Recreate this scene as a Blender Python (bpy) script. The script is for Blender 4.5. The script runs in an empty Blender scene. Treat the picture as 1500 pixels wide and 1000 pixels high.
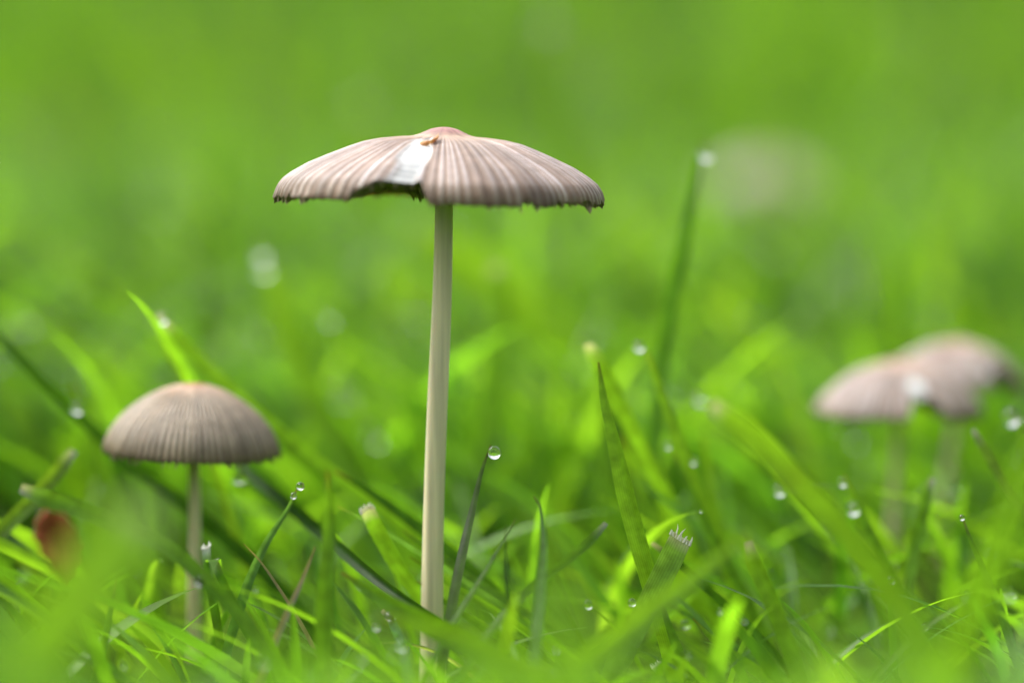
import bpy, math, random
import numpy as np
from mathutils import Vector, Matrix, noise as mnoise
random.seed(7); RNG = np.random.default_rng(11)
S = bpy.context.scene
COL = S.collection
R = math.radians

# ------------------------------------------------------------------ camera
PITCH = R(5.5)
CAMLOC = Vector((0.0, -0.24, 0.052))
LENS, SENSOR = 100.0, 36.0
cd = bpy.data.cameras.new('camera'); cam = bpy.data.objects.new('camera', cd); COL.objects.link(cam)
cam.location = CAMLOC; cam.rotation_euler = (math.pi/2 - PITCH, 0, 0)
cd.lens = LENS; cd.sensor_width = SENSOR; cd.clip_start = 0.004; cd.clip_end = 500
cd.dof.use_dof = True; cd.dof.focus_distance = 0.238; cd.dof.aperture_fstop = 9.2
S.camera = cam

# ------------------------------------------------------------------ sky, sun, exposure
SUN_EL, SUN_AZ = R(55), R(-62)          # azimuth from +Y (away from the camera) towards +X
w = bpy.data.worlds.new('World'); S.world = w; w.use_nodes = True
nt = w.node_tree; nt.nodes.clear()
sky = nt.nodes.new('ShaderNodeTexSky'); sky.sky_type = 'NISHITA'; sky.sun_disc = False
sky.sun_elevation = SUN_EL; sky.sun_rotation = SUN_AZ; sky.air_density = 1.0; sky.dust_density = 6.0; sky.ozone_density = 1.0
hs = nt.nodes.new('ShaderNodeHueSaturation'); hs.inputs['Saturation'].default_value = 0.30   # thin overcast
bg = nt.nodes.new('ShaderNodeBackground'); bg.inputs['Strength'].default_value = 0.15
wo = nt.nodes.new('ShaderNodeOutputWorld')
nt.links.new(sky.outputs[0], hs.inputs['Color']); nt.links.new(hs.outputs[0], bg.inputs[0]); nt.links.new(bg.outputs[0], wo.inputs[0])
sl = bpy.data.lights.new('sun', 'SUN'); so = bpy.data.objects.new('sun', sl); COL.objects.link(so)
sl.energy = 1.3; sl.angle = R(25); sl.color = (1.0, 0.97, 0.92)
sdir = Vector((math.sin(SUN_AZ)*math.cos(SUN_EL), math.cos(SUN_AZ)*math.cos(SUN_EL), math.sin(SUN_EL)))
so.rotation_euler = (-sdir).to_track_quat('-Z', 'Y').to_euler(); so.location = (0, 0, 2)
vs = S.view_settings; vs.view_transform = 'Standard'; vs.look = 'None'; vs.gamma = 1; vs.use_curve_mapping = False
vs.exposure = 1.1
S.render.engine = 'CYCLES'
S.cycles.use_denoising = True
S.cycles.max_bounces = 12; S.cycles.diffuse_bounces = 6; S.cycles.transmission_bounces = 10; S.cycles.glossy_bounces = 4
S.cycles.caustics_reflective = False; S.cycles.caustics_refractive = False
S.cycles.sample_clamp_indirect = 6

# ------------------------------------------------------------------ pixel -> place
FWD = Vector((0, math.cos(PITCH), -math.sin(PITCH))); UPV = Vector((0, math.sin(PITCH), math.cos(PITCH)))
def at(px, py, mm):
    """point seen at photo pixel (1500x1000) on the vertical plane mm millimetres behind the tall mushroom's stem"""
    d = FWD + Vector((1, 0, 0))*((px-750)/1500*SENSOR/LENS) + UPV*((500-py)/1500*SENSOR/LENS)
    return CAMLOC + d*((mm*0.001 - CAMLOC.y)/d.y)
def pxm(p):
    """metres per photo pixel at point p"""
    return (Vector(p)-CAMLOC).dot(FWD)*SENSOR/LENS/1500
def ground_z(x, y):
    """level lawn that climbs into a gentle bank beyond about a metre"""
    t = np.clip((np.asarray(y, float)-0.8)/9.0, 0, 1)
    return 1.25*t*t*(3-2*t)*0.75 + 0.25*1.25*t + 0*np.asarray(x)

# ------------------------------------------------------------------ materials
def mat(name):
    m = bpy.data.materials.new(name); m.use_nodes = True; n = m.node_tree; n.nodes.clear()
    return m, n, n.nodes.new('ShaderNodeOutputMaterial')
def N(n, t, **kw):
    nd = n.nodes.new(t)
    for k, v in kw.items():
        if k in nd.inputs: nd.inputs[k].default_value = v
        else: setattr(nd, k, v)
    return nd

def grass_material(name, hero):
    m, n, out = mat(name); L = n.links.new
    at_ = N(n, 'ShaderNodeAttribute', attribute_name='tint')
    p = N(n, 'ShaderNodeBsdfPrincipled', Roughness=0.37)
    p.inputs['Specular IOR Level'].default_value = 0.35
    tr = N(n, 'ShaderNodeBsdfTranslucent')
    mix = N(n, 'ShaderNodeMixShader', Fac=0.58)
    col = at_.outputs['Color']
    tc = N(n, 'ShaderNodeTexCoord')
    nz = N(n, 'ShaderNodeTexNoise', Scale=900.0 if hero else 300.0, Detail=3.0)
    L(tc.outputs['Object'], nz.inputs['Vector'])
    mr = N(n, 'ShaderNodeMapRange'); mr.inputs[1].default_value = 0.3; mr.inputs[2].default_value = 0.7; mr.inputs[3].default_value = 0.72; mr.inputs[4].default_value = 1.22
    L(nz.outputs[0], mr.inputs[0])
    mul = N(n, 'ShaderNodeVectorMath', operation='SCALE'); L(col, mul.inputs[0]); L(mr.outputs[0], mul.inputs['Scale'])
    c1 = mul.outputs[0]
    if hero:
        uv = N(n, 'ShaderNodeUVMap', uv_map='UVMap'); sx = N(n, 'ShaderNodeSeparateXYZ'); L(uv.outputs[0], sx.inputs[0])
        m1 = N(n, 'ShaderNodeMath', operation='MULTIPLY'); m1.inputs[1].default_value = 2*math.pi*9; L(sx.outputs[0], m1.inputs[0])
        s1 = N(n, 'ShaderNodeMath', operation='SINE'); L(m1.outputs[0], s1.inputs[0])
        bp = N(n, 'ShaderNodeBump', Strength=0.45, Distance=0.00006); L(s1.outputs[0], bp.inputs['Height']); L(bp.outputs[0], p.inputs['Normal'])
        v = N(n, 'ShaderNodeMapRange'); v.inputs[1].default_value = -1; v.inputs[2].default_value = 1; v.inputs[3].default_value = 0.90; v.inputs[4].default_value = 1.08
        L(s1.outputs[0], v.inputs[0])
        mu2 = N(n, 'ShaderNodeVectorMath', operation='SCALE'); L(c1, mu2.inputs[0]); L(v.outputs[0], mu2.inputs['Scale']); c1 = mu2.outputs[0]
    L(c1, p.inputs['Base Color'])
    # light passing through a blade is yellower than light it reflects
    ty = N(n, 'ShaderNodeVectorMath', operation='MULTIPLY'); ty.inputs[1].default_value = (2.05, 2.10, 0.5); L(c1, ty.inputs[0])
    L(ty.outputs[0], tr.inputs['Color'])
    L(p.outputs[0], mix.inputs[1]); L(tr.outputs[0], mix.inputs[2]); L(mix.outputs[0], out.inputs[0])
    return m
M_GRASS = grass_material('lawn_grass', False)
M_BLADE = grass_material('grass_blade', True)

def water_material():
    m, n, out = mat('water'); g = N(n, 'ShaderNodeBsdfGlass', IOR=1.333, Roughness=0.0); n.links.new(g.outputs[0], out.inputs[0]); return m
M_WATER = water_material()

def cap_material():
    m, n, out = mat('mushroom_cap'); L = n.links.new
    a = N(n, 'ShaderNodeAttribute', attribute_name='tint'); tc = N(n, 'ShaderNodeTexCoord')
    n1 = N(n, 'ShaderNodeTexNoise', Scale=1100.0, Detail=5.0, Roughness=0.65); L(tc.outputs['Object'], n1.inputs['Vector'])
    n2 = N(n, 'ShaderNodeTexNoise', Scale=240.0, Detail=3.0); L(tc.outputs['Object'], n2.inputs['Vector'])
    mr = N(n, 'ShaderNodeMapRange'); mr.inputs[1].default_value = 0.3; mr.inputs[2].default_value = 0.7; mr.inputs[3].default_value = 0.80; mr.inputs[4].default_value = 1.16
    L(n1.outputs[0], mr.inputs[0])
    mr2 = N(n, 'ShaderNodeMapRange'); mr2.inputs[1].default_value = 0.3; mr2.inputs[2].default_value = 0.7; mr2.inputs[3].default_value = 0.74; mr2.inputs[4].default_value = 1.14
    L(n2.outputs[0], mr2.inputs[0])
    mm = N(n, 'ShaderNodeMath', operation='MULTIPLY'); L(mr.outputs[0], mm.inputs[0]); L(mr2.outputs[0], mm.inputs[1])
    mu = N(n, 'ShaderNodeVectorMath', operation='SCALE'); L(a.outputs['Color'], mu.inputs[0]); L(mm.outputs[0], mu.inputs['Scale'])
    p = N(n, 'ShaderNodeBsdfPrincipled', Roughness=0.62); L(mu.outputs[0], p.inputs['Base Color'])
    p.inputs['Specular IOR Level'].default_value = 0.4
    p.inputs['Subsurface Weight'].default_value = 0.25; p.inputs['Subsurface Radius'].default_value = (1.0, 0.6, 0.4); p.inputs['Subsurface Scale'].default_value = 0.0006
    bp = N(n, 'ShaderNodeBump', Strength=0.5, Distance=0.00009); L(n1.outputs[0], bp.inputs['Height']); L(bp.outputs[0], p.inputs['Normal'])
    L(p.outputs[0], out.inputs[0]); return m
M_CAP = cap_material()

def plain(name, c, rough=0.6, spec=0.3, sss=0.0, scale=700, lo=0.8, hi=1.15, stretch=(1, 1, 1), bump=0.0):
    m, n, out = mat(name); L = n.links.new
    tc = N(n, 'ShaderNodeTexCoord'); mp = N(n, 'ShaderNodeMapping'); mp.inputs['Scale'].default_value = stretch
    nz = N(n, 'ShaderNodeTexNoise', Scale=float(scale), Detail=4.0); L(tc.outputs['Object'], mp.inputs[0]); L(mp.outputs[0], nz.inputs['Vector'])
    mr = N(n, 'ShaderNodeMapRange'); mr.inputs[1].default_value = 0.3; mr.inputs[2].default_value = 0.7; mr.inputs[3].default_value = lo; mr.inputs[4].default_value = hi
    L(nz.outputs[0], mr.inputs[0])
    mu = N(n, 'ShaderNodeVectorMath', operation='SCALE'); mu.inputs[0].default_value = c; L(mr.outputs[0], mu.inputs['Scale'])
    p = N(n, 'ShaderNodeBsdfPrincipled', Roughness=rough); L(mu.outputs[0], p.inputs['Base Color']); p.inputs['Specular IOR Level'].default_value = spec
    if sss:
        p.inputs['Subsurface Weight'].default_value = sss; p.inputs['Subsurface Radius'].default_value = (1.0, 0.7, 0.4); p.inputs['Subsurface Scale'].default_value = 0.0008
    if bump:
        bp = N(n, 'ShaderNodeBump', Strength=0.6, Distance=bump); L(nz.outputs[0], bp.inputs['Height']); L(bp.outputs[0], p.inputs['Normal'])
    L(p.outputs[0], out.inputs[0]); return m
M_STEM = plain('mushroom_stem', (0.76, 0.68, 0.44), 0.5, 0.4, 0.3, 1500, 0.74, 1.10, (1, 1, 0.045), 0.00007)
M_FLESH = M_CAP.copy(); M_FLESH.name = 'torn_flesh'
M_GILL = plain('gill', (0.25, 0.20, 0.125), 0.7, 0.2, 0, 1500, 0.5, 1.8)
M_FLAP = plain('skin_flap', (0.50, 0.24, 0.09), 0.55, 0.3, 0.2, 1500, 0.7, 1.2)
M_LEAF = plain('dry_leaf', (0.50, 0.125, 0.06), 0.6, 0.3, 0, 200, 0.6, 1.4)
M_FRAY = plain('frayed_tip', (0.86, 0.82, 0.72), 0.5, 0.4, 0.2, 1500, 0.8, 1.1)

def ground_material():
    m, n, out = mat('lawn_ground'); L = n.links.new
    tc = N(n, 'ShaderNodeTexCoord')
    n1 = N(n, 'ShaderNodeTexNoise', Scale=60.0, Detail=6.0); n2 = N(n, 'ShaderNodeTexNoise', Scale=2.0, Detail=4.0)
    L(tc.outputs['Object'], n1.inputs['Vector']); L(tc.outputs['Object'], n2.inputs['Vector'])
    r1 = N(n, 'ShaderNodeValToRGB'); r1.color_ramp.elements[0].position = 0.35; r1.color_ramp.elements[0].color = (0.03, 0.05, 0.006, 1)
    r1.color_ramp.elements[1].position = 0.65; r1.color_ramp.elements[1].color = (0.07, 0.16, 0.010, 1); L(n1.outputs[0], r1.inputs[0])
    mx = N(n, 'ShaderNodeMix', data_type='RGBA', blend_type='MULTIPLY'); mx.inputs[0].default_value = 0.6
    r2 = N(n, 'ShaderNodeValToRGB'); r2.color_ramp.elements[0].position = 0.3; r2.color_ramp.elements[0].color = (0.6, 0.7, 0.6, 1)
    r2.color_ramp.elements[1].position = 0.7; r2.color_ramp.elements[1].color = (1.15, 1.1, 0.9, 1); L(n2.outputs[0], r2.inputs[0])
    L(r1.outputs[0], mx.inputs[6]); L(r2.outputs[0], mx.inputs[7])
    p = N(n, 'ShaderNodeBsdfPrincipled', Roughness=0.95); p.inputs['Specular IOR Level'].default_value = 0.05; L(mx.outputs[2], p.inputs['Base Color'])
    bp = N(n, 'ShaderNodeBump', Strength=0.8, Distance=0.004); L(n1.outputs[0], bp.inputs['Height']); L(bp.outputs[0], p.inputs['Normal'])
    L(p.outputs[0], out.inputs[0]); return m
M_GROUND = ground_material()

# ------------------------------------------------------------------ mesh helpers
def mesh(name, v, f, m, tint=None, uv=None, smooth=True):
    me = bpy.data.meshes.new(name)
    v = np.asarray(v, np.float32); f = [tuple(map(int, q)) for q in f] if not isinstance(f, np.ndarray) else f
    if isinstance(f, np.ndarray):
        k = f.shape[1]; nf = len(f)
        me.vertices.add(len(v)); me.vertices.foreach_set('co', v.ravel())
        me.loops.add(nf*k); me.loops.foreach_set('vertex_index', f.astype(np.int32).ravel())
        me.polygons.add(nf); me.polygons.foreach_set('loop_start', np.arange(0, nf*k, k, dtype=np.int32))
        me.update(calc_edges=True); me.validate()
    else:
        me.from_pydata(v.tolist(), [], f); me.update()
    if smooth: me.polygons.foreach_set('use_smooth', np.ones(len(me.polygons), bool))
    if tint is not None:
        a = me.attributes.new('tint', 'FLOAT_COLOR', 'POINT'); t = np.ones((len(v), 4), np.float32); t[:, :3] = tint; a.data.foreach_set('color', t.ravel())
    if uv is not None:
        u = me.uv_layers.new(name='UVMap'); vi = np.zeros(len(me.loops), np.int32); me.loops.foreach_get('vertex_index', vi)
        u.data.foreach_set('uv', np.asarray(uv, np.float32)[vi].ravel())
    me.materials.append(m); return me
def obj(name, me, parent=None, loc=(0, 0, 0)):
    o = bpy.data.objects.new(name, me); COL.objects.link(o); o.location = loc
    if parent is not None: o.parent = parent
    return o
def tag(o, label=None, cat=None, group=None, kind=None):
    if label: o['label'] = label
    if cat: o['category'] = cat
    if group: o['group'] = group
    if kind: o['kind'] = kind
    return o
def smooth01(a, b, x): t = np.clip((x-a)/(b-a), 0, 1); return t*t*(3-2*t)
def catmull(P, n):
    P = [np.array(p, float) for p in P]
    if len(P) == 2: return np.array([P[0]+(P[1]-P[0])*t for t in np.linspace(0, 1, n)])
    Q = [2*P[0]-P[1]] + P + [2*P[-1]-P[-2]]; out = []
    seg = len(P)-1
    L = np.cumsum([0]+[np.linalg.norm(P[i+1]-P[i]) for i in range(seg)]); L /= L[-1]
    for s in np.linspace(0, 1, n):
        i = min(int(np.searchsorted(L, s, 'right')-1), seg-1); t = (s-L[i])/(L[i+1]-L[i])
        a, b, c, d = Q[i:i+4]
        out.append(0.5*((2*b)+(c-a)*t+(2*a-5*b+4*c-d)*t*t+(3*b-3*c+d-a)*t**3))
    return np.array(out)

# ------------------------------------------------------------------ setting: the lawn's ground
def build_ground():
    xs = np.concatenate([-np.geomspace(60, 0.4, 26), np.linspace(-0.35, 0.35, 29), np.geomspace(0.4, 60, 26)])
    ys = np.concatenate([-np.geomspace(30, 0.6, 16), np.linspace(-0.5, 1.0, 61), np.geomspace(1.05, 120, 60)])
    X, Y = np.meshgrid(xs, ys); Z = ground_z(X, Y)
    near = np.exp(-(X**2+Y**2)/2.0)
    Z = Z + near*0.0012*np.sin(X*43+1.3)*np.cos(Y*37) - 0.0015
    nx, ny = len(xs), len(ys); i, j = np.meshgrid(np.arange(nx-1), np.arange(ny-1)); a = (j*nx+i).ravel()
    F = np.stack([a, a+1, a+nx+1, a+nx], 1)
    tag(obj('ground', mesh('ground', np.stack([X.ravel(), Y.ravel(), Z.ravel()], 1), F, M_GROUND)), kind='structure')
build_ground()

# ------------------------------------------------------------------ setting: uncountable lawn grass
def project(x, y, z):
    d = np.stack([x-CAMLOC.x, y-CAMLOC.y, z-CAMLOC.z], -1)
    ax = d@np.array(FWD); k = 1500*LENS/SENSOR
    return 750+d[..., 0]/ax*k, 500-(d@np.array(UPV))/ax*k, ax
PAL = np.array([[0.105, 0.212, 0.024], [0.080, 0.178, 0.022], [0.058, 0.145, 0.022], [0.125, 0.232, 0.028], [0.050, 0.122, 0.024], [0.15, 0.17, 0.10]])
def grass_field(name, n, xr, yr, hr, wr, segs, lean, keep=None, pal=(0.3, 0.28, 0.2, 0.14, 0.075, 0.005), frustum=None, label=None, gain=1.0, curl=1.7):
    x = RNG.uniform(*xr, n); y = RNG.uniform(*yr, n)
    if frustum is not None:
        ok = np.abs(x) < 0.10 + (y+0.24)*0.18*frustum; x, y = x[ok], y[ok]
    # tufts: pull bases towards local centres
    n = len(x); h = np.clip(RNG.normal(hr[0], hr[1], n), hr[0]*0.4, hr[0]+2.2*hr[1]); wd = RNG.uniform(*wr, n)
    az = np.where(RNG.random(n) < 0.6, RNG.normal(math.pi, 0.7, n), RNG.uniform(0, 2*math.pi, n))
    ln = np.abs(RNG.normal(lean, lean*0.55, n))
    tipx = x+np.cos(az)*ln*h; tipy = y+np.sin(az)*ln*h; g0 = ground_z(x, y)
    if keep is not None:
        def path(u):
            return (x+np.cos(az)*ln*h*u**curl, y+np.sin(az)*ln*h*u**curl, g0+h*(u-0.3*np.minimum(ln, 1.5)*u**2.4))
        h0 = h.copy()
        for _ in range(7):
            bad = ~keep(x, y, [path(u) for u in (0.35, 0.5, 0.65, 0.8, 0.9, 1.0)]); h = np.where(bad, h*0.82, h)
        ok = keep(x, y, [path(u) for u in (0.35, 0.5, 0.65, 0.8, 0.9, 1.0)]) & (h > 0.005)
        x, y, h, wd, az, ln, g0 = [q[ok] for q in (x, y, h, wd, az, ln, g0)]
        wd = wd*((h/h0[ok])**0.8); n = len(x)
    s = np.linspace(0, 1, segs+1)[None, :]
    bend = s**curl
    px = x[:, None]+np.cos(az)[:, None]*(ln*h)[:, None]*bend; py = y[:, None]+np.sin(az)[:, None]*(ln*h)[:, None]*bend
    pz = g0[:, None]-0.002+h[:, None]*(s-0.3*np.minimum(ln, 1.5)[:, None]*s**2.4)
    wdir = az+math.pi/2+RNG.normal(0, 0.6, n)
    half = wd[:, None]*0.5*(0.75+0.25*np.sin(s*math.pi))*np.clip((1-s)*3.2, 0.03, 1)**0.7
    V = np.zeros((n, segs+1, 3, 3), np.float32)
    wx, wy = np.cos(wdir)[:, None], np.sin(wdir)[:, None]; fx, fy = -wy, wx
    fold = 0.45*half
    for k, u in enumerate((-1, 0, 1)):
        V[:, :, k, 0] = px+wx*half*u+fx*fold*(abs(u)); V[:, :, k, 1] = py+wy*half*u+fy*fold*abs(u); V[:, :, k, 2] = pz
    base = (np.arange(n)*(segs+1)*3)[:, None, None]
    r = (np.arange(segs)*3)[None, :, None]; c = np.arange(2)[None, None, :]
    a = (base+r+c).ravel(); F = np.stack([a, a+1, a+4, a+3], 1)
    ci = RNG.choice(len(PAL), n, p=pal); colr = PAL[ci]*gain*RNG.uniform(0.8, 1.2, (n, 1))*RNG.uniform(0.94, 1.06, (n, 3))
    tint = np.repeat(colr[:, None, :], segs+1, 1)
    pale = np.array([0.16, 0.21, 0.08])*np.ones((n, 1, 1))
    k = (1-smooth01(0.0, 0.25, s))[:, :, None]*0.5
    tint = tint*(1-k)+pale*k
    tint = np.repeat(tint[:, :, None, :], 3, 2).reshape(-1, 3)
    o = obj(name, mesh(name, V.reshape(-1, 3), F, M_GRASS, tint))
    tag(o, label, 'grass', kind='stuff'); return np.stack([px[:, -1], py[:, -1], pz[:, -1]], 1)

def hash01(x, y): return np.mod(np.sin(x*91273.1+y*47113.7)*43758.5453, 1.0)
def keep_near(x, y, pts):
    """no wild blade grows across the mushrooms, the view of them, or the open air above the turf"""
    r = hash01(x, y); ok = np.hypot(x, y-CAMLOC.y) > 0.03
    lim = np.where(y < -0.06, 835+140*r, np.where(y < -0.02, 900+110*r, np.where(y < 0.015, 800+150*r, np.where(y < 0.06, 640+190*r, 400+240*r))))
    for (tx, ty, tz) in pts:
        px, py, ax = project(tx, ty, tz)
        inside = (np.abs(px-750) < 800) & (ax > 0.02)
        ok &= ~(inside & (py < lim))
        ok &= ~((ty < 0.004) & (np.abs(px-640) < 45) & (py < 905) & inside)
        ok &= ~((ty < 0.03) & (np.abs(px-285) < 150) & (py > 530) & (py < 780) & inside)
        ok &= ~((ty < 0.09) & (px > 1170) & (px < 1550) & (py > 470) & (py < 605+60*r) & inside)
        ok &= ~((ty < 0.0) & (np.abs(px-960) < 60) & (py < 900) & inside)
        ok &= ~((ty < 0.0) & (np.abs(px-560) < 50) & (py < 870) & inside)
        ok &= ~((np.hypot(tx, ty-CAMLOC.y) < 0.055) & (tz > 0.022))
    return ok
NEARPAL = (0.40, 0.29, 0.11, 0.18, 0.015, 0.005)
grass_field('lawn_grass', 7200, (-0.20, 0.20), (-0.24, -0.035), (0.036, 0.008), (0.0016, 0.0030), 8, 0.6, keep_near, pal=NEARPAL, label='soft near lawn grass before the tall mushroom', gain=1.4, curl=1.35)
FOCUSTIPS = grass_field('lawn_grass', 2100, (-0.20, 0.20), (-0.035, 0.03), (0.040, 0.009), (0.0015, 0.0028), 10, 0.75, keep_near, pal=NEARPAL, label='crisp long lawn grass round the foot of the tall mushroom', gain=1.2, curl=1.15)
BACKTIPS = grass_field('lawn_grass', 4800, (-0.20, 0.20), (0.03, 0.15), (0.038, 0.009), (0.0016, 0.0030), 8, 0.65, keep_near, pal=NEARPAL, label='lawn grass just behind the tall mushroom', gain=1.3, curl=1.3)
def keep_mid(x, y, pts):
    px, py, ax = project(*pts[-1]); return (py > 130+230*hash01(x, y)) | (np.abs(px-750) > 1100)
def keep_tall(x, y, pts):
    """long unmown stalks; none before or right behind the caps"""
    r = hash01(x, y); ok = np.ones(len(x), bool)
    for p in pts:
        px, py, ax = project(*p); ok &= ~((py < 200+330*r+0.10*np.clip(px, 0, 1500)*(px > 700)) & (np.abs(px-750) < 900))
        ok &= ~((p[1] < 0.1) & (px > 1170) & (px < 1550) & (py > 470) & (py < 690))
    return ok
grass_field('lawn_grass', 1150, (-0.30, 0.26), (0.05, 0.34), (0.060, 0.010), (0.0016, 0.0028), 12, 0.75, keep_tall, pal=NEARPAL, label='long slanting lawn grass rising behind the mushrooms', gain=1.3, curl=1.1)
MIDTIPS = grass_field('lawn_grass', 26000, (-0.45, 0.45), (0.15, 0.9), (0.034, 0.010), (0.0016, 0.0032), 6, 0.6, keep_mid, frustum=1.5, label='soft blurred lawn grass behind the mushrooms', gain=1.12)
grass_field('lawn_grass', 60000, (-2.4, 2.4), (0.9, 7.0), (0.05, 0.014), (0.004, 0.009), 4, 0.6, frustum=1.5, label='far lawn grass on the gentle rise')

# ------------------------------------------------------------------ mushrooms
def cap_grid(Rm, prof, ribs, nth, ntt, seed, pleat, tears, rag, ecc, lift):
    """returns position function arrays of the upper skin; theta 0 = +x, -90 deg = towards the camera"""
    rs = np.random.default_rng(seed)
    th = np.linspace(0, 2*math.pi, nth, endpoint=False); t = np.linspace(0, 1, ntt)**0.85
    ph = rs.uniform(0, 6.28, 8); am = rs.normal(0, 1, 8)
    wob = sum(am[k]*np.sin((k+1)*th+ph[k])/(k+1.5) for k in range(8))
    kn = np.concatenate([[0], np.cumsum(rs.uniform(0.55, 1.45, ribs))]); kn *= 2*math.pi/kn[-1]
    warp = np.interp(th, kn, np.linspace(0, 2*math.pi, ribs+1))
    ampl = np.interp(th, np.linspace(0, 2*math.pi, ribs+1), np.append(rs.uniform(0.35, 1.3, ribs), 0.8))[:, None]
    jag = np.interp(th, np.linspace(0, 2*math.pi, ribs*2+1), np.append(rs.normal(0, 1, ribs*2), 0))
    tmax = 1+0.010*wob*rag+0.006*rag*jag
    mask = np.zeros((nth, ntt), bool)
    deg = (np.degrees(th)+180) % 360-180; rec = np.zeros((nth, ntt))
    T = np.ones((nth, 1))*t[None, :]
    for (a0, a1, a2, a3, tcut, ta) in tears:      # full rim until a0, cut from a1 to a2, full again after a3; flesh between a1.. a2
        k = smooth01(a0, a1, deg)*(1-smooth01(a2, a3, deg)); tmax = tmax*(1-k)+tcut*k
    Tm = T*tmax[:, None]
    for (a0, a1, a2, a3, tcut, ta) in tears:
        fl = (a0+a1)/2*0.3+a1*0.7
        lb = fl-8*(1-smooth01(0.28, 0.72, Tm))+1.8*np.sin(Tm*17); rb = a2+1.5*np.sin(Tm*11+1); D2 = deg[:, None]+0*Tm
        inn = smooth01(lb-3.5, lb+3.0, D2)*(1-smooth01(rb-1.6, rb+1.2, D2))
        edge = ta+0.045*np.sin(deg*0.55)
        q = inn*smooth01(0, 0.11, Tm-edge[:, None])
        rec = np.maximum(rec, q); mask |= q > 0.5
    z = np.interp(Tm, prof[0], prof[1])
    Rt = ecc(deg)[:, None]*Rm
    wave = np.sin(ribs*warp)[:, None]; flat = 1-rec
    grow = smooth01(0.16, 0.5, Tm)
    z2 = z*Rm+pleat*wave*ampl*grow*0.75*flat+0.003*Rm*wob[:, None]*Tm**2*rag+Rm*lift(deg)[:, None]*Tm**5
    rr = Rt*Tm+pleat*wave*ampl*grow*0.5*smooth01(0.6, 1, Tm)*flat
    # torn flesh: sunk, layered in a few curved terraces
    band = np.sin(Tm*120+2.5*np.sin(np.radians(deg*9))[:, None]*0.5)*0.5
    z2 = z2-rec*(0.00020+0.00009*band*smooth01(0.66, 0.72, Tm)); rr = rr-rec*0.00016
    X = np.cos(th)[:, None]*rr; Y = np.sin(th)[:, None]*rr
    return th, t, Tm, X, Y, z2, wave*np.ones_like(Tm), mask, rs, deg, rec
def stripe_colour(Tm, wave, rs, c_brown, c_pale, c_top, c_umbo, umbo_t, deg):
    g = smooth01(0.20, 0.55, Tm)
    pale = smooth01(0.1, 0.9, wave)*g
    n = len(deg); var = np.interp(np.arange(n), np.linspace(0, n, 60), rs.uniform(0.76, 1.16, 60))[:, None]
    var2 = np.interp(np.arange(n), np.linspace(0, n, 90), rs.uniform(0.15, 1.0, 90))[:, None]
    c = np.ones(Tm.shape+(3,))*np.array(c_brown); pale = pale*var2
    c = c*(1-pale[..., None])+np.array(c_pale)*pale[..., None]
    kt = (1-smooth01(umbo_t, umbo_t+0.35, Tm))[..., None]; c = c*(1-kt)+np.array(c_top)*kt
    c = c*(1-0.45*smooth01(0.90, 1.0, Tm)[..., None]*np.array((0.9, 1.0, 1.25)))
    ku = (1-smooth01(umbo_t-0.05, umbo_t+0.03, Tm))[..., None]; c = c*(1-ku)+np.array(c_umbo)*ku
    return c*var[..., None]
def split_mesh(nameo, P, quads, sel, m, tint):
    q = quads[sel]; u, inv = np.unique(q, return_inverse=True)
    return mesh(nameo, P[u], inv.reshape(q.shape), m, tint[u])

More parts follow.
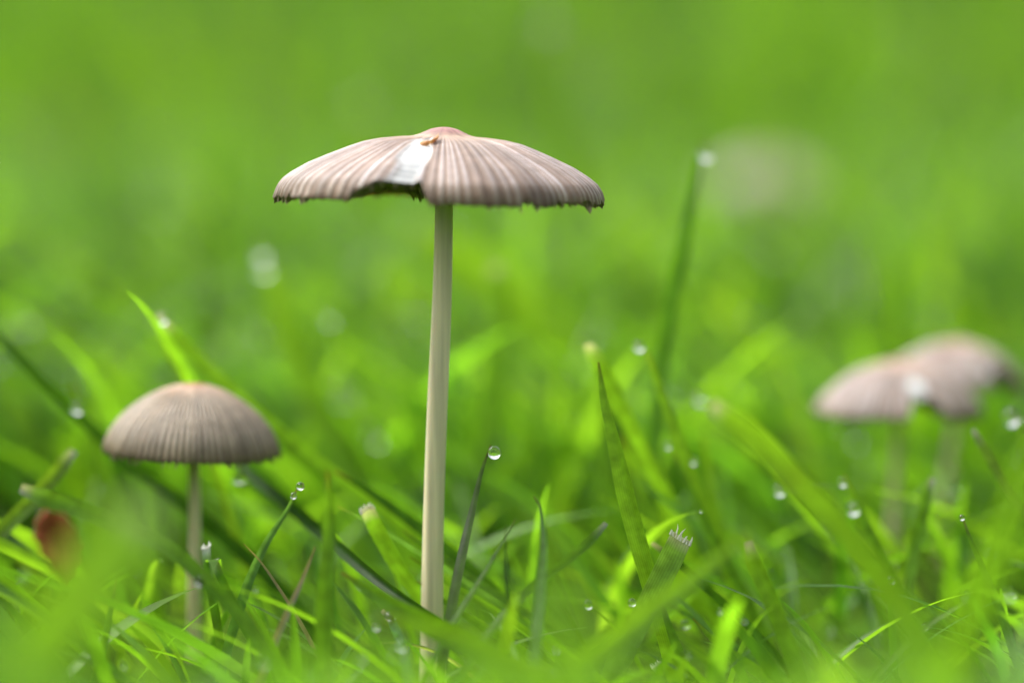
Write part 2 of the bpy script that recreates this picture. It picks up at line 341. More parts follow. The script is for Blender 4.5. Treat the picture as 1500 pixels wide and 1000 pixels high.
def mushroom(label, base, top, Rm, prof, ribs=75, nth=600, ntt=44, seed=1, pleat=0.00016, tears=(), rag=1.0, ecc=None, tilt=(0, 0),
             stem_w=(0.0015, 0.0018), cols=None, single_gills=False, gill_depth=0.0011, bow=0.0, sag=0.3, group=None, flap=None, lift=None):
    base, top = Vector(base), Vector(top)
    root = obj('mushroom', None, loc=base); root.empty_display_size = 0.005
    tag(root, label, 'mushroom', group)
    ecc = ecc or (lambda d: np.ones_like(d))
    th, t, Tm, X, Y, Z, wave, mask, rs, deg, rec = cap_grid(Rm, prof, ribs, nth, ntt, seed, pleat, tears, rag, ecc, lift or (lambda d: 0*d))
    cb = cols or dict(c_brown=(0.255, 0.180, 0.140), c_pale=(0.64, 0.59, 0.60), c_top=(0.42, 0.30, 0.22), c_umbo=(0.36, 0.19, 0.17))
    umbo_t = 0.15
    C0 = None
    C = stripe_colour(Tm, wave, rs, umbo_t=umbo_t, deg=deg, **cb)
    lay = 0.5+0.5*np.sin(Tm*120+2.5*np.sin(np.radians(deg*9))[:, None]*0.5); kf = smooth01(0.60, 0.76, Tm)
    wf = (0.78*(1-kf)+kf*(0.24+0.26*lay))[..., None]*np.array((0.97, 1.0, 0.99)); C = C*(1-rec[..., None])+wf*rec[..., None]
    rot = np.array(Matrix.Rotation(R(tilt[0]), 3, 'X') @ Matrix.Rotation(R(tilt[1]), 3, 'Y'))
    thick = 0.00022
    U = np.stack([X, Y, Z], -1); Lo = U.copy(); Lo[..., 2] -= thick*(0.35+0.65*(1-Tm)); Lo[..., :2] *= 0.995
    nT = ntt; P = np.concatenate([U.reshape(-1, 3), Lo.reshape(-1, 3)])@rot.T
    Cl = np.ones((nth*nT, 3))*np.array((0.20, 0.155, 0.11)); CC = np.concatenate([C.reshape(-1, 3), Cl])
    i, j = np.meshgrid(np.arange(nth), np.arange(nT-1), indexing='ij'); i2 = (i+1) % nth
    a = i*nT+j; b = i2*nT+j; Qu = np.stack([a, a+1, b+1, b], -1).reshape(-1, 4)
    off = nth*nT; Ql = np.stack([a, b, b+1, a+1], -1).reshape(-1, 4)+off
    ii = np.arange(nth); e = ii*nT+nT-1; e2 = ((ii+1) % nth)*nT+nT-1
    Qr = np.stack([e, e+off, e2+off, e2], -1)
    mq = (mask[i, j] | mask[i2, j+1]).ravel()
    um = ((Tm[i, j]+Tm[i, j+1])/2 < umbo_t).ravel() & ~mq
    off3 = np.array(top-base); P = P+off3
    quads = np.concatenate([Qu, Ql, Qr]); sel = np.concatenate([~mq & ~um, np.ones(len(Ql)+len(Qr), bool)])
    cap = obj('cap', split_mesh('cap', P, quads, sel, M_CAP, CC), root)
    selu = np.concatenate([um, np.zeros(len(Ql)+len(Qr), bool)])
    ub = obj('umbo', split_mesh('umbo', P, quads, selu, M_CAP, CC), cap)
    if mq.any():
        selm = np.concatenate([mq, np.zeros(len(Ql)+len(Qr), bool)])
        fm = split_mesh('torn_flesh', P, quads, selm, M_FLESH, CC); fo = obj('torn_flesh', fm, cap); fo['label'] = 'white torn flesh where the cap skin is split'
    # gills: one thin plate under each pleat
    gv_all, gf_all, cnt = [], [], 0
    tmaxi = Tm[:, -1]
    for k in range(ribs):
        th_k = 2*math.pi*(k+0.5+rs.uniform(-0.2, 0.2))/ribs; ix = int(round(th_k/(2*math.pi)*nth)) % nth
        jj = np.linspace(int(nT*0.14), nT-1, 13).astype(int)
        topv = Lo[ix, jj].copy(); topv[:, 2] += 0.00004
        tt = Tm[ix, jj]; rimz = Lo[ix, -1, 2]
        d = gill_depth*(0.35+0.65*np.sin(np.clip((tt-0.12)/0.86, 0, 1)*math.pi*0.95))*rs.uniform(0.8, 1.2)
        bot = topv.copy(); bot[:, 2] = np.maximum(topv[:, 2]-d-(topv[:, 2]-rimz)*0.55, rimz-0.0006*rs.uniform(0.2, 1.5))
        inn = (1-smooth01(0.15, 0.27, tt))*(0.72+0.36*rs.random()); bot[:, 2] = bot[:, 2]*(1-inn)+(rimz-0.0004)*inn if single_gills else bot[:, 2]
        bot[:, 2] = np.minimum(bot[:, 2], topv[:, 2]-0.00012)+rs.normal(0, 0.00007, len(jj)); bot[-1] = topv[-1]*0.995; bot[-1, 2] -= 0.00045*rs.uniform(0.3, 1.5)
        tang = np.array([-math.sin(th_k), math.cos(th_k), 0])*0.00007
        sway = tang*rs.normal(0, 1.6)
        n = len(jj); V = np.concatenate([topv-tang, bot-tang*0.4+sway, bot+tang*0.4+sway, topv+tang])@rot.T+off3
        F = []
        for q in range(n-1):
            for r_ in range(3): F.append((r_*n+q, r_*n+q+1, (r_+1)*n+q+1, (r_+1)*n+q))
        F.append((0, n, 2*n, 3*n)); F.append((4*n-1, 3*n-1, 2*n-1, n-1))
        if single_gills: obj('gill', mesh('gill', V, F, M_GILL, smooth=False), cap)
        else:
            gv_all.append(V); gf_all += [tuple(x_+cnt for x_ in f) for f in F]; cnt += len(V)
    if not single_gills: tag(obj('gill_layer', mesh('gill_layer', np.concatenate(gv_all), gf_all, M_GILL, smooth=False), cap), kind='stuff')
    if flap is not None:
        V, F = flap(off3); fo = obj('skin_flap', mesh('skin_flap', V, F, M_FLAP), cap); fo['label'] = 'curled orange brown flap of torn skin'
    # stem
    ns, na = 60, 28
    inside = off3+rot@np.array((0, 0, prof[1][0]*Rm-0.0006-0.10*Rm))
    pts = catmull([(0, 0, -0.003), (bow*0.35, 0, inside[2]*0.3), (inside[0]*0.72+bow, inside[1]*0.7, inside[2]*0.7), inside], ns)
    pts[:, 0] += 0.00007*np.sin(np.linspace(0, 9, ns)+seed)*np.linspace(0, 1, ns)*np.linspace(1, 0, ns)*4
    s = np.linspace(0, 1, ns); wd = np.interp(s, [0, 0.04, 0.12, 0.25, 1], [stem_w[1]*1.5, stem_w[1]*1.25, stem_w[1]*1.05, stem_w[1], stem_w[0]])/2
    V = []
    for q in range(ns):
        tg = pts[min(q+1, ns-1)]-pts[max(q-1, 0)]; tg /= np.linalg.norm(tg); ex = np.cross((0, 1, 0), tg); ex /= np.linalg.norm(ex); ey = np.cross(tg, ex)
        for r_ in range(na):
            an = 2*math.pi*r_/na; w_ = wd[q]*(1+0.025*math.sin(an*5+q*0.05+seed)+0.02*math.sin(an*2+q*0.21))
            V.append(pts[q]+ex*math.cos(an)*w_+ey*math.sin(an)*w_)
    F = [(q*na+r_, q*na+(r_+1) % na, (q+1)*na+(r_+1) % na, (q+1)*na+r_) for q in range(ns-1) for r_ in range(na)]
    F += [tuple(range(na))[::-1], tuple((ns-1)*na+r_ for r_ in range(na))]
    obj('stem', mesh('stem', V, F, M_STEM), root)
    return root

PROF_FLAT = (np.array([0, .04, .08, .12, .16, .20, .26, .38, .48, .57, .68, .80, .89, .945, .98, 1.0]),
             -np.array([0, .7, 3, 7.5, 12, 14, 14.8, 18.5, 24, 32, 43, 56, 69, 79, 91, 107])/243.0)
PROF_DOME = (np.array([0, .05, .10, .2, .34, .45, .56, .70, .76, .86, .92, .97, 1.0]),
             -np.array([0, .3, 1.0, 3.4, 9.5, 16.5, 25, 38.5, 45.5, 60, 72, 86, 100])/131.0)
PROF_MID = (np.array([0, .06, .12, .2, .35, .5, .65, .8, .92, 1.0]), -np.array([0, .01, .035, .055, .095, .16, .25, .37, .50, .62]))

# the tall mushroom the picture is about
def flap_main(off3):
    a = at(616, 209, -6); b = at(627, 209.5, -6.6); c = at(637, 205, -6.2); d = at(642, 196, -5.0)
    P = catmull([a, b, c, d], 12)-np.array(B_MAIN)
    V, F = [], []
    for q, p in enumerate(P):
        s = q/11; w_ = 0.00030*math.sin(math.pi*min(1, 0.12+0.95*s))+0.00004
        for r_ in range(8):
            an = r_*math.pi/4; V.append(p+np.array((math.cos(an)*w_*0.9, -math.sin(an)*w_*0.5, math.cos(an)*w_*0.55+math.sin(an)*w_*0.6)))
    F = [(q*8+r_, q*8+(r_+1) % 8, (q+1)*8+(r_+1) % 8, (q+1)*8+r_) for q in range(11) for r_ in range(8)]
    F += [tuple(range(8))[::-1], tuple(88+r_ for r_ in range(8))]
    return V, F
B_MAIN = at(634, 1000, 0); B_MAIN.z = 0.0
T_MAIN = at(651, 186, 0)
mushroom('tall mushroom with wide flat pleated cap and torn white patch', B_MAIN, T_MAIN, 0.01400, PROF_FLAT, ribs=96, nth=1152, ntt=56, seed=5, pleat=0.00007,
         tears=((-124, -107, -97, -93.5, 0.925, 0.25),), rag=0.7, ecc=lambda d: 1+0.02*np.cos(np.radians(d-180)), tilt=(-1.0, 1.2),
         lift=lambda d: 0.018*smooth01(-165, -140, d)*(1-smooth01(-112, -100, d)),
         stem_w=(0.00150, 0.00186), single_gills=True, bow=0.0001, flap=flap_main)
# the small domed one on the left
b = at(286, 965, 14); b.z = 0
cols = dict(c_brown=(0.25, 0.195, 0.14), c_pale=(0.43, 0.37, 0.295), c_top=(0.44, 0.30, 0.21), c_umbo=(0.40, 0.17, 0.08))
mushroom('small round domed mushroom with fine ribs and orange apex', b, at(284, 561, 14), 0.0080, PROF_DOME, ribs=84, nth=672, ntt=36, seed=9, pleat=0.00007, rag=0.5,
         tilt=(0, 2.6), stem_w=(0.00098, 0.00115), cols=cols)
# the overlapping pair on the right
b = at(1308, 860, 48); b.z = 0
mushroom('pale mushroom with notched rim standing in front of its twin', b, at(1318, 524, 48), 0.0086, PROF_MID, ribs=70, nth=420, ntt=30, seed=14, pleat=0.0001,
         tears=((-92, -86, -74, -60, 0.80, 0.50),), tilt=(0, 0), stem_w=(0.0009, 0.0011))
b = at(1385, 830, 64); b.z = 0
mushroom('pale mushroom half hidden behind its twin', b, at(1410, 496, 64), 0.0076, PROF_MID, ribs=70, nth=420, ntt=30, seed=15, pleat=0.0001,
         tears=((-75, -60, -45, -30, 0.74, 0.7),), tilt=(0, 5), stem_w=(0.0009, 0.0011))
# two far, dissolved in blur
b = at(1118, 440, 430); b.z = 0
mushroom('faint blurred mushroom far behind the upright dewy blade', b, at(1124, 230, 425), 0.0150, PROF_MID, ribs=60, nth=240, ntt=20, seed=16, tilt=(0, 1), stem_w=(0.0016, 0.0019))
b = at(505, 430, 360); b.z = 0
mushroom('faint blurred mushroom far behind the tall stem, lowest of all', b, at(505, 318, 360), 0.0115, PROF_MID, ribs=60, nth=240, ntt=20, seed=17, tilt=(0, 1), stem_w=(0.0016, 0.0019))

# ------------------------------------------------------------------ single grass blades
CLR = dict(bright=(0.145, 0.275, 0.022), mid=(0.105, 0.215, 0.022), dark=(0.030, 0.080, 0.012), blue=(0.085, 0.18, 0.065), dry=(0.23, 0.19, 0.20), yellow=(0.13, 0.22, 0.022), grey=(0.07, 0.12, 0.03), shade=(0.065, 0.165, 0.015), soft=(0.18, 0.335, 0.03), bluish=(0.13, 0.235, 0.06))  # dark, shade: shading of turned and overlapped blade faces put into the tint
def blade(label, pts, wpx, colr, tip='point', roll=0.35, fold=0.35, group=None, segs=26):
    """pts run from the tip down; they are carried on to the ground"""
    P = [at(*p) for p in pts]; sc = pxm(P[-1]); half = wpx*sc/2
    v = (P[-1]-P[-2]).normalized(); q = P[-1].copy()
    for _ in range(60):
        if q.z < 0.0: break
        v = (v*0.86+Vector((0, 0.0, -1))*0.14).normalized(); q = q+v*0.003; P.append(q.copy())
    C = catmull([np.array(p) for p in P], segs+1)
    base = Vector(C[-1]); n = segs+1; V = []; T = []; UVs = []
    us = [(-1, 0), (-.5, 0), (0, 0), (.5, 0), (1, 0)]
    Lc = np.concatenate([[0], np.cumsum(np.linalg.norm(np.diff(C, axis=0), axis=1))]); tot = Lc[-1]
    col = np.array(CLR[colr]); sd = random.random()*6.28
    tiplen = 0.011 if tip == 'point' else 0.002
    for i in range(n):
        tg = C[min(i+1, n-1)]-C[max(i-1, 0)]; tg /= np.linalg.norm(tg)
        vd = C[i]-np.array(CAMLOC); vd /= np.linalg.norm(vd)
        wx = np.cross(tg, vd); wx /= np.linalg.norm(wx); nn = np.cross(wx, tg)
        if np.dot(nn, vd) > 0: nn = -nn
        a = roll+0.25*math.sin(Lc[i]*120+sd); wv = wx*math.cos(a)+nn*math.sin(a); nv = nn*math.cos(a)-wx*math.sin(a)
        if tip == 'point': k = min(1, max(0.03, Lc[i]/tiplen))**0.62
        elif tip == 'cut': k = 0.88+0.12*min(1, Lc[i]/tiplen)
        else: k = 0.5+0.5*min(1, Lc[i]/tiplen)
        k *= 1-0.18*Lc[i]/tot; h = half*k; thk = min(0.00011, h*0.5)
        for (u, bt) in us:
            V.append(C[i]+wv*h*u+nv*(h*fold*abs(u)*1.0-bt*thk)-np.array(base))
            c = col.copy()
            kt = max(0, 1-Lc[i]/(0.0016 if tip == 'point' else 0.0013))
            if tip == 'point': c = c*(1-0.6*kt)+np.array((0.16, 0.07, 0.03))*0.6*kt
            elif tip in ('cut', 'cream'): c = c*(1-kt)+np.array((0.33, 0.31, 0.46))*kt
            c = c*(1+0.10*math.sin(Lc[i]*900+u*2+sd)*math.sin(Lc[i]*310+sd))
            T.append(c); UVs.append((u*0.5+0.5, Lc[i]/tot))
    F = [(i*5+k, i*5+k+1, (i+1)*5+k+1, (i+1)*5+k) for i in range(n-1) for k in range(4)]
    o = obj('grass_blade', mesh('grass_blade', V, F, M_BLADE, np.array(T), UVs), loc=base)
    tag(o, label, 'grass blade', group)
    if tip == 'cut':       # pale torn fibres standing out of the mown end
        tg = C[0]-C[1]; tg /= np.linalg.norm(tg); V, F = [], []
        p5 = [np.array(V0)+0*tg for V0 in o.data.vertices[0:0]]
        ring = [np.array(o.data.vertices[k].co) for k in range(5)]
        m_ = 8
        for k in range(m_):
            u = k/(m_-1)*4; a_ = int(min(3, u)); p = ring[a_]*(1-(u-a_))+ring[a_+1]*(u-a_)
            ln = half*random.uniform(0.05, 0.65); wv = (ring[4]-ring[0])/m_*random.uniform(0.35, 0.7); nv = np.cross(tg, wv); nv = nv/np.linalg.norm(nv)*np.linalg.norm(wv)*0.6
            bend = np.array([random.uniform(-.3, .3), random.uniform(-.3, .3), random.uniform(-.2, .3)])*half*1.1
            b0 = len(V); p = p-tg*half*0.35
            V += [p-wv, p+nv, p+wv, p-nv]; mid = p+tg*(ln*0.6+half*0.35)+bend*0.4
            V += [mid-wv*.6, mid+nv*.6, mid+wv*.6, mid-nv*.6, p+tg*(ln+half*0.35)+bend]
            for r_ in range(4): F += [(b0+r_, b0+(r_+1) % 4, b0+4+(r_+1) % 4, b0+4+r_), (b0+4+r_, b0+4+(r_+1) % 4, b0+8)]
            F.append((b0+3, b0+2, b0+1, b0))
        f = obj('frayed_tip', mesh('frayed_tip', V, F, M_FRAY, smooth=False), o); f['label'] = 'pale frayed fibres of the mown tip'
    return o

DROPM = {}
def drop(label, px, py, dpx, mm, group=None, squash=1.0):
    p = at(px, py, mm); r = dpx*pxm(p)/2
    key = round(squash, 2)
    if key not in DROPM:
        V, F = [(0, 0, 1.0)], []; nu, nv = 24, 14
        for j in range(1, nv):
            a = math.pi*j/nv
            for i in range(nu): V.append((math.sin(a)*math.cos(2*math.pi*i/nu), math.sin(a)*math.sin(2*math.pi*i/nu), math.cos(a)*squash*(1.06 if j < nv/2 else 1)))
        V.append((0, 0, -squash))
        for i in range(nu): F.append((0, 1+i, 1+(i+1) % nu))
        for j in range(nv-2):
            for i in range(nu): F.append((1+j*nu+i, 1+(j+1)*nu+i, 1+(j+1)*nu+(i+1) % nu, 1+j*nu+(i+1) % nu))
        last = len(V)-1; o_ = 1+(nv-2)*nu
        for i in range(nu): F.append((last, o_+(i+1) % nu, o_+i))
        DROPM[key] = mesh('water_drop', V, F, M_WATER)
    o = obj('water_drop', DROPM[key], loc=p); o.scale = (r, r, r); tag(o, label, 'water drop', group); return o

B = blade
# --- sharp or nearly sharp blades round the tall mushroom
B('sharp folded blade with reddish point standing upright right of the tall stem', [(877, 530, 1), (887, 590, 0), (902, 650, -1), (922, 740, -2), (946, 830, -3), (975, 930, -4)], 30, 'bright', roll=0.35, fold=0.5)
B('dark thin blade leaning beside the tall stem with a clear drop at its tip', [(719, 651, -1), (706, 690, -2), (692, 750, -4), (676, 820, -7), (660, 900, -10)], 17, 'grey', roll=0.2)
B('broad mown blade with white frayed end, leaning over the folded upright blade', [(997, 785, -5), (975, 830, -6), (945, 890, -8), (910, 960, -10)], 40, 'bluish', 'cut', roll=-0.15, fold=0.25)  # its tint is a plain medium bluish green
B('grooved mown blade with white frayed end left of the tall stem', [(537, 742, 2), (556, 780, 3), (588, 835, 4), (625, 885, 5)], 24, 'mid', 'cut', roll=0.4, fold=0.6)
B('long thin pale edged blade passing behind the tall stem', [(494, 741, 3), (545, 766, 4), (610, 805, 5), (680, 850, 5), (760, 905, 5), (830, 965, 4)], 13, 'blue', roll=0.6)
B('long dark blade slanting down across the foot of the tall stem', [(290, 622, 30), (372, 693, 22), (450, 760, 11), (540, 835, -2), (610, 885, -8), (690, 935, -12)], 24, 'dark', roll=0.7, fold=0.5)
B('glossy blade slanting down right from behind the tall stem', [(590, 775, 8), (650, 820, 7), (700, 855, 6), (780, 905, 5), (860, 965, 3)], 17, 'mid', roll=-0.5)
B('second slanting blade below the glossy one right of the tall stem', [(600, 815, 4), (660, 855, 3), (720, 890, 2), (790, 935, 1), (860, 990, 0)], 15, 'mid', roll=0.5)
B('lowest slanting blade right of the tall stem', [(610, 850, 1), (680, 900, -1), (760, 950, -3), (830, 1000, -5)], 16, 'bright', roll=-0.3)
B('slim blade with cream tip crossing under the broad mown blade', [(955, 794, 2), (985, 815, 2), (1030, 855, 1), (1080, 900, 1), (1135, 955, 0)], 15, 'dark', 'cream', roll=0.7)
B('dew coated blade slanting low behind the broad mown blade', [(975, 880, 6), (1020, 908, 5), (1065, 940, 4), (1120, 975, 3), (1180, 1010, 2)], 17, 'blue', roll=0.3)
B('bright blade standing below the broad mown blade', [(968, 880, -6), (985, 930, -7), (1010, 990, -8), (1030, 1040, -9)], 30, 'mid', roll=0.2)
B('bright slanting blade in front of the dew coated one', [(1015, 905, -9), (1050, 940, -10), (1100, 975, -11), (1150, 1010, -12)], 24, 'bright', roll=0.2)
B('short mown blade stub with white frayed end near the bottom', [(962, 972, -3), (980, 1000, -4), (995, 1030, -5)], 20, 'mid', 'cut', roll=0.3)
B('short pointed blade with tiny drop low on the right', [(1180, 968, -4), (1205, 990, -5), (1235, 1015, -6)], 14, 'mid')
B('short sharp blade with a tiny drop on its point, in front of the far pair', [(1410, 757, -1), (1422, 790, -2), (1440, 830, -3), (1465, 890, -5)], 19, 'mid', roll=0.5)
B('blue green blade with dewy tip crossing the dry blade by the domed mushroom', [(437, 712, 0), (420, 748, 0), (390, 795, -1), (365, 850, -2), (345, 910, -3)], 17, 'blue', roll=0.2)
B('thin dry beige blade crossing the blue green one', [(357, 796, -2), (382, 822, -2), (410, 862, -3), (440, 910, -4)], 9, 'dry', roll=0.4)
B('low blade carrying two white drops before the foot of the tall stem', [(560, 893, -7), (575, 910, -8), (592, 950, -18), (600, 1000, -24)], 16, 'blue', 'cream')
B('wide green blade lying just below the dark one at the tall stem foot', [(500, 838, -13), (590, 893, -16), (670, 935, -18), (760, 985, -20)], 40, 'mid', roll=0.3)
B('soft pale blade slanting over the tall stem foot', [(560, 900, -34), (640, 925, -35), (720, 955, -36), (800, 1000, -37)], 40, 'bright', roll=0.2)
# --- blades just behind
B('mown blade with cream end right behind the reddish point', [(862, 503, 16), (882, 535, 17), (915, 600, 18), (955, 680, 20), (1000, 775, 22), (1030, 850, 22)], 30, 'mid', 'cream', roll=0.4)
B('slender bright blade with a round drop beside its tip', [(946, 512, 16), (962, 555, 16), (985, 620, 15), (1015, 700, 14), (1045, 780, 13), (1085, 870, 12)], 25, 'bright', roll=0.2)
B('narrow shaded blade following the slender bright blade', [(985, 660, 14), (1010, 715, 13), (1045, 790, 12), (1090, 870, 11)], 18, 'mid', roll=-0.5)
B('tall upright blade with a round drop at its tip above all others', [(1031, 205, 34), (1022, 260, 34), (1005, 340, 34), (985, 440, 33), (970, 540, 32), (958, 680, 30)], 23, 'shade', roll=0.3)
B('blunt bright blade with pale rounded end slanting to the right', [(1042, 592, -30), (1090, 630, -30), (1150, 685, -30), (1220, 760, -31), (1300, 860, -33)], 37, 'bright', 'cream', roll=0.15)
B('cream tipped blade slanting out right beside the far pair', [(1425, 628, 10), (1445, 660, 9), (1475, 710, 7), (1520, 780, 4)], 17, 'yellow', 'cream', roll=0.3)
B('blade with pale blunt tip between the round drops and the far pair', [(1367, 700, 12), (1355, 745, 12), (1343, 800, 12), (1330, 870, 11)], 20, 'mid', 'cream', roll=0.3)
B('blade with two round drops near its tip below the far pair', [(1236, 695, 12), (1258, 740, 12), (1285, 800, 11), (1315, 880, 10)], 24, 'mid', roll=0.3)
B('pale blunt blade standing among green ones, right of the frayed broad blade', [(1097, 792, -12), (1110, 830, -12), (1135, 890, -13), (1160, 960, -14)], 27, 'bright', 'cream', roll=0.2)
B('broad bright blade behind the folded upright blade', [(905, 640, 30), (930, 690, 30), (965, 760, 29), (1010, 860, 28)], 42, 'bright', roll=0.1)
B('bright straight blade right of the slender one', [(1030, 640, 24), (1045, 720, 24), (1062, 800, 23), (1080, 900, 22)], 26, 'bright', roll=0.2)
B('upright bright blade behind the reddish point', [(884, 560, 38), (884, 640, 38), (885, 740, 37), (884, 860, 36)], 26, 'mid', roll=0.2)
B('short blade with pale tip pointing up right towards the reddish point blade', [(888, 766, -9), (862, 795, -10), (830, 822, -11), (780, 860, -13)], 15, 'mid', 'cream')
B('silvery bent blade in front of the bright gap right of the stem', [(782, 726, -10), (792, 745, -11), (797, 790, -13), (792, 850, -17), (785, 930, -22)], 18, 'blue')
B('thin green sliver leaning right of the drop blade', [(755, 760, -9), (730, 805, -11), (700, 855, -13), (665, 910, -15)], 12, 'mid')
B('thin upright sliver between the silvery blade and the drop blade', [(740, 770, -12), (741, 810, -13), (744, 870, -15), (745, 960, -17)], 8, 'dark')
# --- left side
B('long dark blade slanting down behind the domed mushroom cap', [(-60, 430, 22), (0, 490, 22), (60, 552, 21), (130, 618, 21), (200, 685, 20), (300, 760, 18), (400, 850, 16)], 26, 'dark', roll=0.6)
B('long blade with sparkling mown tip slanting behind the domed cap', [(236, 468, 22), (290, 525, 22), (360, 590, 22), (450, 665, 21), (560, 745, 20), (640, 810, 19)], 24, 'mid', 'cream', roll=0.5)
B('thin yellowing blade below the sparkling tip', [(232, 482, 24), (248, 520, 24), (268, 560, 24), (300, 640, 24), (340, 760, 24)], 13, 'yellow')
B('bright blurred blade with two stacked drops at its tip', [(385, 375, 70), (410, 440, 70), (440, 520, 69), (480, 620, 67), (520, 720, 64)], 52, 'bright', roll=0.2)
B('yellow green blade with pale tip left under the domed cap', [(108, 660, 12), (85, 690, 11), (55, 725, 10), (10, 770, 8)], 24, 'yellow', 'cream')
B('flat lying blade under the yellow green tip', [(30, 715, -14), (80, 735, -14), (150, 758, -15), (240, 800, -16), (300, 850, -17)], 28, 'mid', 'cream', roll=-0.4)
B('blade slanting down behind the domed mushroom stem', [(105, 560, 25), (150, 680, 24), (180, 750, 23), (215, 850, 22)], 28, 'mid')
B('short mown blade with white end beside the domed mushroom stem', [(303, 800, 0), (306, 830, -1), (314, 880, -2), (325, 950, -3)], 17, 'mid', 'cut')
B('second short mown blade with white end beside the first', [(315, 822, -1), (325, 848, -2), (345, 890, -3), (375, 950, -4)], 14, 'mid', 'cut')
B('blue green upright blade before the brown leaf', [(172, 850, -12), (163, 895, -12), (150, 960, -13), (140, 1010, -14)], 20, 'blue')
B('shaded upright blade left of the frayed grooved blade', [(480, 690, -18), (483, 760, -18), (480, 850, -19), (476, 980, -20)], 34, 'mid', roll=0.3)
B('brownish blade leaning left of the shaded upright blade', [(462, 800, -12), (445, 845, -12), (420, 900, -13), (395, 960, -14)], 15, 'dry')
B('shaded blade slanting up left of the tall stem', [(490, 690, 12), (530, 712, 12), (580, 745, 11), (640, 790, 10), (700, 840, 9)], 24, 'dark', roll=0.4)
# --- soft blades close to the lens
B('very broad soft green blade in the near left corner', [(215, 745, -82), (150, 830, -84), (80, 920, -86), (0, 1010, -88)], 105, 'soft', 'cream', roll=0.1, fold=0.1)
B('soft bright blade slanting up right across the bottom', [(1085, 790, -36), (1030, 835, -37), (960, 890, -39), (870, 965, -42)], 40, 'soft', roll=0.2)
B('soft dark broad blade leaning in at the right side', [(1520, 620, -58), (1485, 730, -59), (1440, 850, -61), (1390, 970, -63)], 62, 'mid', roll=-0.5)
B('soft blade slanting down left of the dark broad one', [(1150, 690, -45), (1220, 760, -45), (1290, 850, -46), (1350, 950, -47)], 40, 'bright', roll=0.3)
B('soft green haze blade before the foot of the tall stem', [(690, 850, -75), (700, 910, -76), (715, 980, -77), (725, 1040, -78)], 60, 'soft', roll=0.1)
B('soft green haze blade right of the tall stem foot', [(800, 760, -88), (815, 840, -89), (830, 930, -90), (840, 1020, -91)], 70, 'soft', roll=0.1)
B('soft wide blade rising before the dew coated blade', [(1165, 880, -70), (1180, 930, -71), (1195, 990, -72), (1205, 1050, -73)], 60, 'soft', roll=0.1)
B('soft wide blade beside the near right bottom edge', [(1330, 830, -80), (1325, 900, -81), (1320, 980, -82), (1315, 1050, -83)], 70, 'soft', roll=0.1)
# --- background blades
B('wide pale blade slanting down behind the tall stem', [(610, 330, 120), (690, 395, 120), (780, 485, 119), (880, 600, 117), (950, 700, 115)], 105, 'bright', roll=0.1)
B('blurred upright mown blade with cream end right of the tall stem', [(727, 388, 62), (733, 450, 62), (728, 540, 61), (712, 640, 60), (700, 740, 58)], 34, 'mid', 'cream', roll=0.2)
B('blurred dark blade slanting behind the slender bright blade', [(885, 560, 60), (910, 640, 60), (940, 740, 58)], 40, 'dark')

# --- drops
drop('clear water drop hanging at the tip of the dark thin blade', 724, 663, 19, -1.5)
drop('round water drop at the tip of the tall upright blade', 1034, 227, 20, 32)
drop('round water drop beside the tip of the slender bright blade', 936, 508, 16, 16)
drop('small water drop on the narrow shaded blade, left one', 978, 653, 11, 13)
drop('small water drop half way down the slender bright blade', 1017, 676, 12, 12.5)
drop('upper water drop of two stacked on a blurred bright blade', 383, 372, 20, 66)
drop('lower water drop of two stacked on a blurred bright blade', 386, 394, 22, 66)
drop('bright small water drop on the two drop blade, upper one', 1234, 707, 13, 10)
drop('larger paler water drop on the two drop blade, lower one', 1250, 746, 20, -18)
drop('tiny water drop on the point of the short sharp blade', 1409, 758, 9, -2)
drop('bright water drop near the right hand mushroom, at the slanting blade', 1482, 612, 26, 20)
drop('small water drop at the edge of the broad mown blade', 926, 882, 12, -9)
drop('water drop hanging under the dew coated blade', 1004, 914, 14, 4)
drop('wide water drop hanging under the rim of the domed cap', 353, 702, 26, 12, squash=0.75)
drop('water drop sparkling on the long dark blade behind the domed cap', 113, 598, 18, 18)
drop('water drop sparkling at the mown tip behind the domed cap', 237, 467, 17, 21)
drop('water drop on the dewy tip of the blue green blade', 440, 712, 12, -1)
drop('second water drop on the dewy tip of the blue green blade', 430, 726, 10, -1)
drop('water drop beside the pale blunt tip below the far pair', 1399, 717, 14, 30)
drop('white water drop low before the foot of the tall stem', 572, 902, 20, -8, squash=0.7)
drop('second white water drop low before the foot of the tall stem', 588, 945, 18, -19)
drop('water drop resting on the notched rim behind its twin', 1440, 540, 22, 56)

# --- dewy blades far behind, their drops melting into soft discs
for (px, py, disc) in [(885, 395, 88), (525, 150, 92), (625, 200, 108), (757, 300, 84), (1098, 330, 88), (32, 470, 52), (105, 552, 50), (505, 580, 44), (1450, 372, 92), (800, 34, 84), (545, 640, 40), (1180, 835, 52), (1245, 640, 44)]:
    mm = 240*disc/(188-disc)
    B('blurred green blade carrying a drop in the far grass', [(px, py, mm), (px+10, py+60, mm), (px+30, py+150, mm)], 34, random.choice(['mid', 'bright', 'mid']), group='dewy blades in the far grass', segs=14)
    drop('faint drop melting into a soft pale disc in the far grass', px, py, 2.4/1000/pxm(at(px, py, mm)), mm-1.0, group='drops in the far grass')

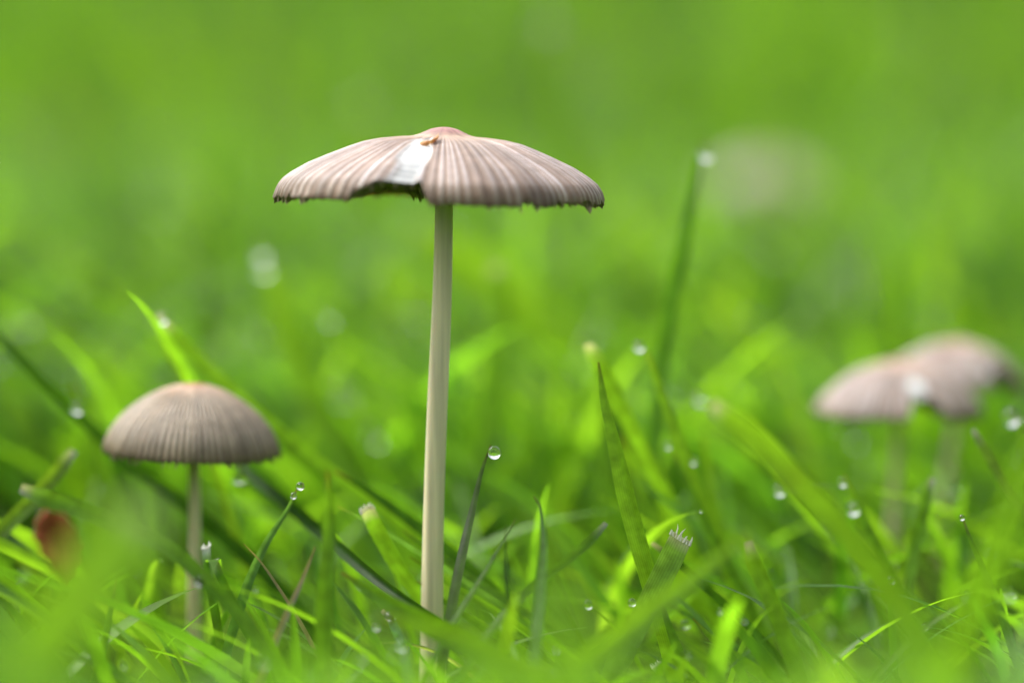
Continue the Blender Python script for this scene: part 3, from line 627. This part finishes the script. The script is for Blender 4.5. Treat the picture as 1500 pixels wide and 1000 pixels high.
# --- uncountable dew on the tips of the lawn grass
def dew(tips, n, rmin, rmax, label):
    sel = tips[RNG.permutation(len(tips))[:n]]; V, F = [], []; nu, nv = 12, 7
    for p in sel:
        r_ = RNG.uniform(rmin, rmax); b0 = len(V); sq = RNG.uniform(0.8, 1.15)
        V.append(p+np.array((0, 0, r_*sq)))
        for j in range(1, nv):
            a = math.pi*j/nv
            for i in range(nu): V.append(p+r_*np.array((math.sin(a)*math.cos(2*math.pi*i/nu), math.sin(a)*math.sin(2*math.pi*i/nu), math.cos(a)*sq)))
        V.append(p-np.array((0, 0, r_*sq))); last = len(V)-1
        for i in range(nu):
            F.append((b0, b0+1+i, b0+1+(i+1) % nu)); o_ = b0+1+(nv-2)*nu; F.append((last, o_+(i+1) % nu, o_+i))
            for j in range(nv-2): F.append((b0+1+j*nu+i, b0+1+(j+1)*nu+i, b0+1+(j+1)*nu+(i+1) % nu, b0+1+j*nu+(i+1) % nu))
    tag(obj('dew', mesh('dew', V, F, M_WATER)), label, 'dew', kind='stuff')
dew(MIDTIPS, 420, 0.0006, 0.0012, 'scattered dew on the blurred lawn behind the mushrooms')
dew(BACKTIPS, 260, 0.00025, 0.0006, 'scattered dew on grass just behind the tall mushroom')
dew(FOCUSTIPS, 260, 0.00015, 0.00042, 'fine dew beads on grass round the tall mushroom foot')

# --- dry leaf caught in the grass
def dry_leaf():
    P0 = at(86, 802, -24); sc = pxm(P0); V, F = [], []; n, m_ = 14, 8
    for i in range(n):
        s = i/(n-1); w_ = 33*sc*math.sin(math.pi*min(1, 0.10+0.86*s)**0.9)*(1+0.16*math.sin(i*2.3)+0.1*math.sin(i*4.1))
        for side in (0, 1):
            for k in range(m_+1):
                u = k/m_*2-1
                x = u*w_-(s-0.5)*34*sc*-1; z = (0.5-s)*100*sc
                y = 10*sc*u*u+8*sc*math.sin(s*5)+side*0.00018
                V.append((x*-1*-1, y, z))
    row = 2*(m_+1)
    for i in range(n-1):
        for side in (0, 1):
            for k in range(m_):
                a = i*row+side*(m_+1)+k; q = (a, a+1, a+1+row, a+row); F.append(q if side == 0 else q[::-1])
        for k in (0, m_):
            a = i*row+k; F.append((a, a+row, a+row+m_+1, a+m_+1))
    lf = obj('dry_leaf', mesh('dry_leaf', V, F, M_LEAF), loc=P0); lf.rotation_euler = (0.2, R(12), R(15))
    tag(lf, 'small red brown dead leaf caught in the grass under the domed mushroom', 'leaf')
    # midrib
    V, F = [], []
    for i in range(n):
        s = i/(n-1); c = Vector(((s-0.5)*34*sc, 8*sc*math.sin(s*5)-0.00012, (0.5-s)*104*sc)); r_ = 0.00012*(1.2-s)
        for k in range(6): V.append((c.x+math.cos(k*math.pi/3)*r_, c.y+math.sin(k*math.pi/3)*r_, c.z))
    F = [(i*6+k, i*6+(k+1) % 6, (i+1)*6+(k+1) % 6, (i+1)*6+k) for i in range(n-1) for k in range(6)]
    obj('midrib', mesh('midrib', V, F, M_LEAF), lf)
dry_leaf()
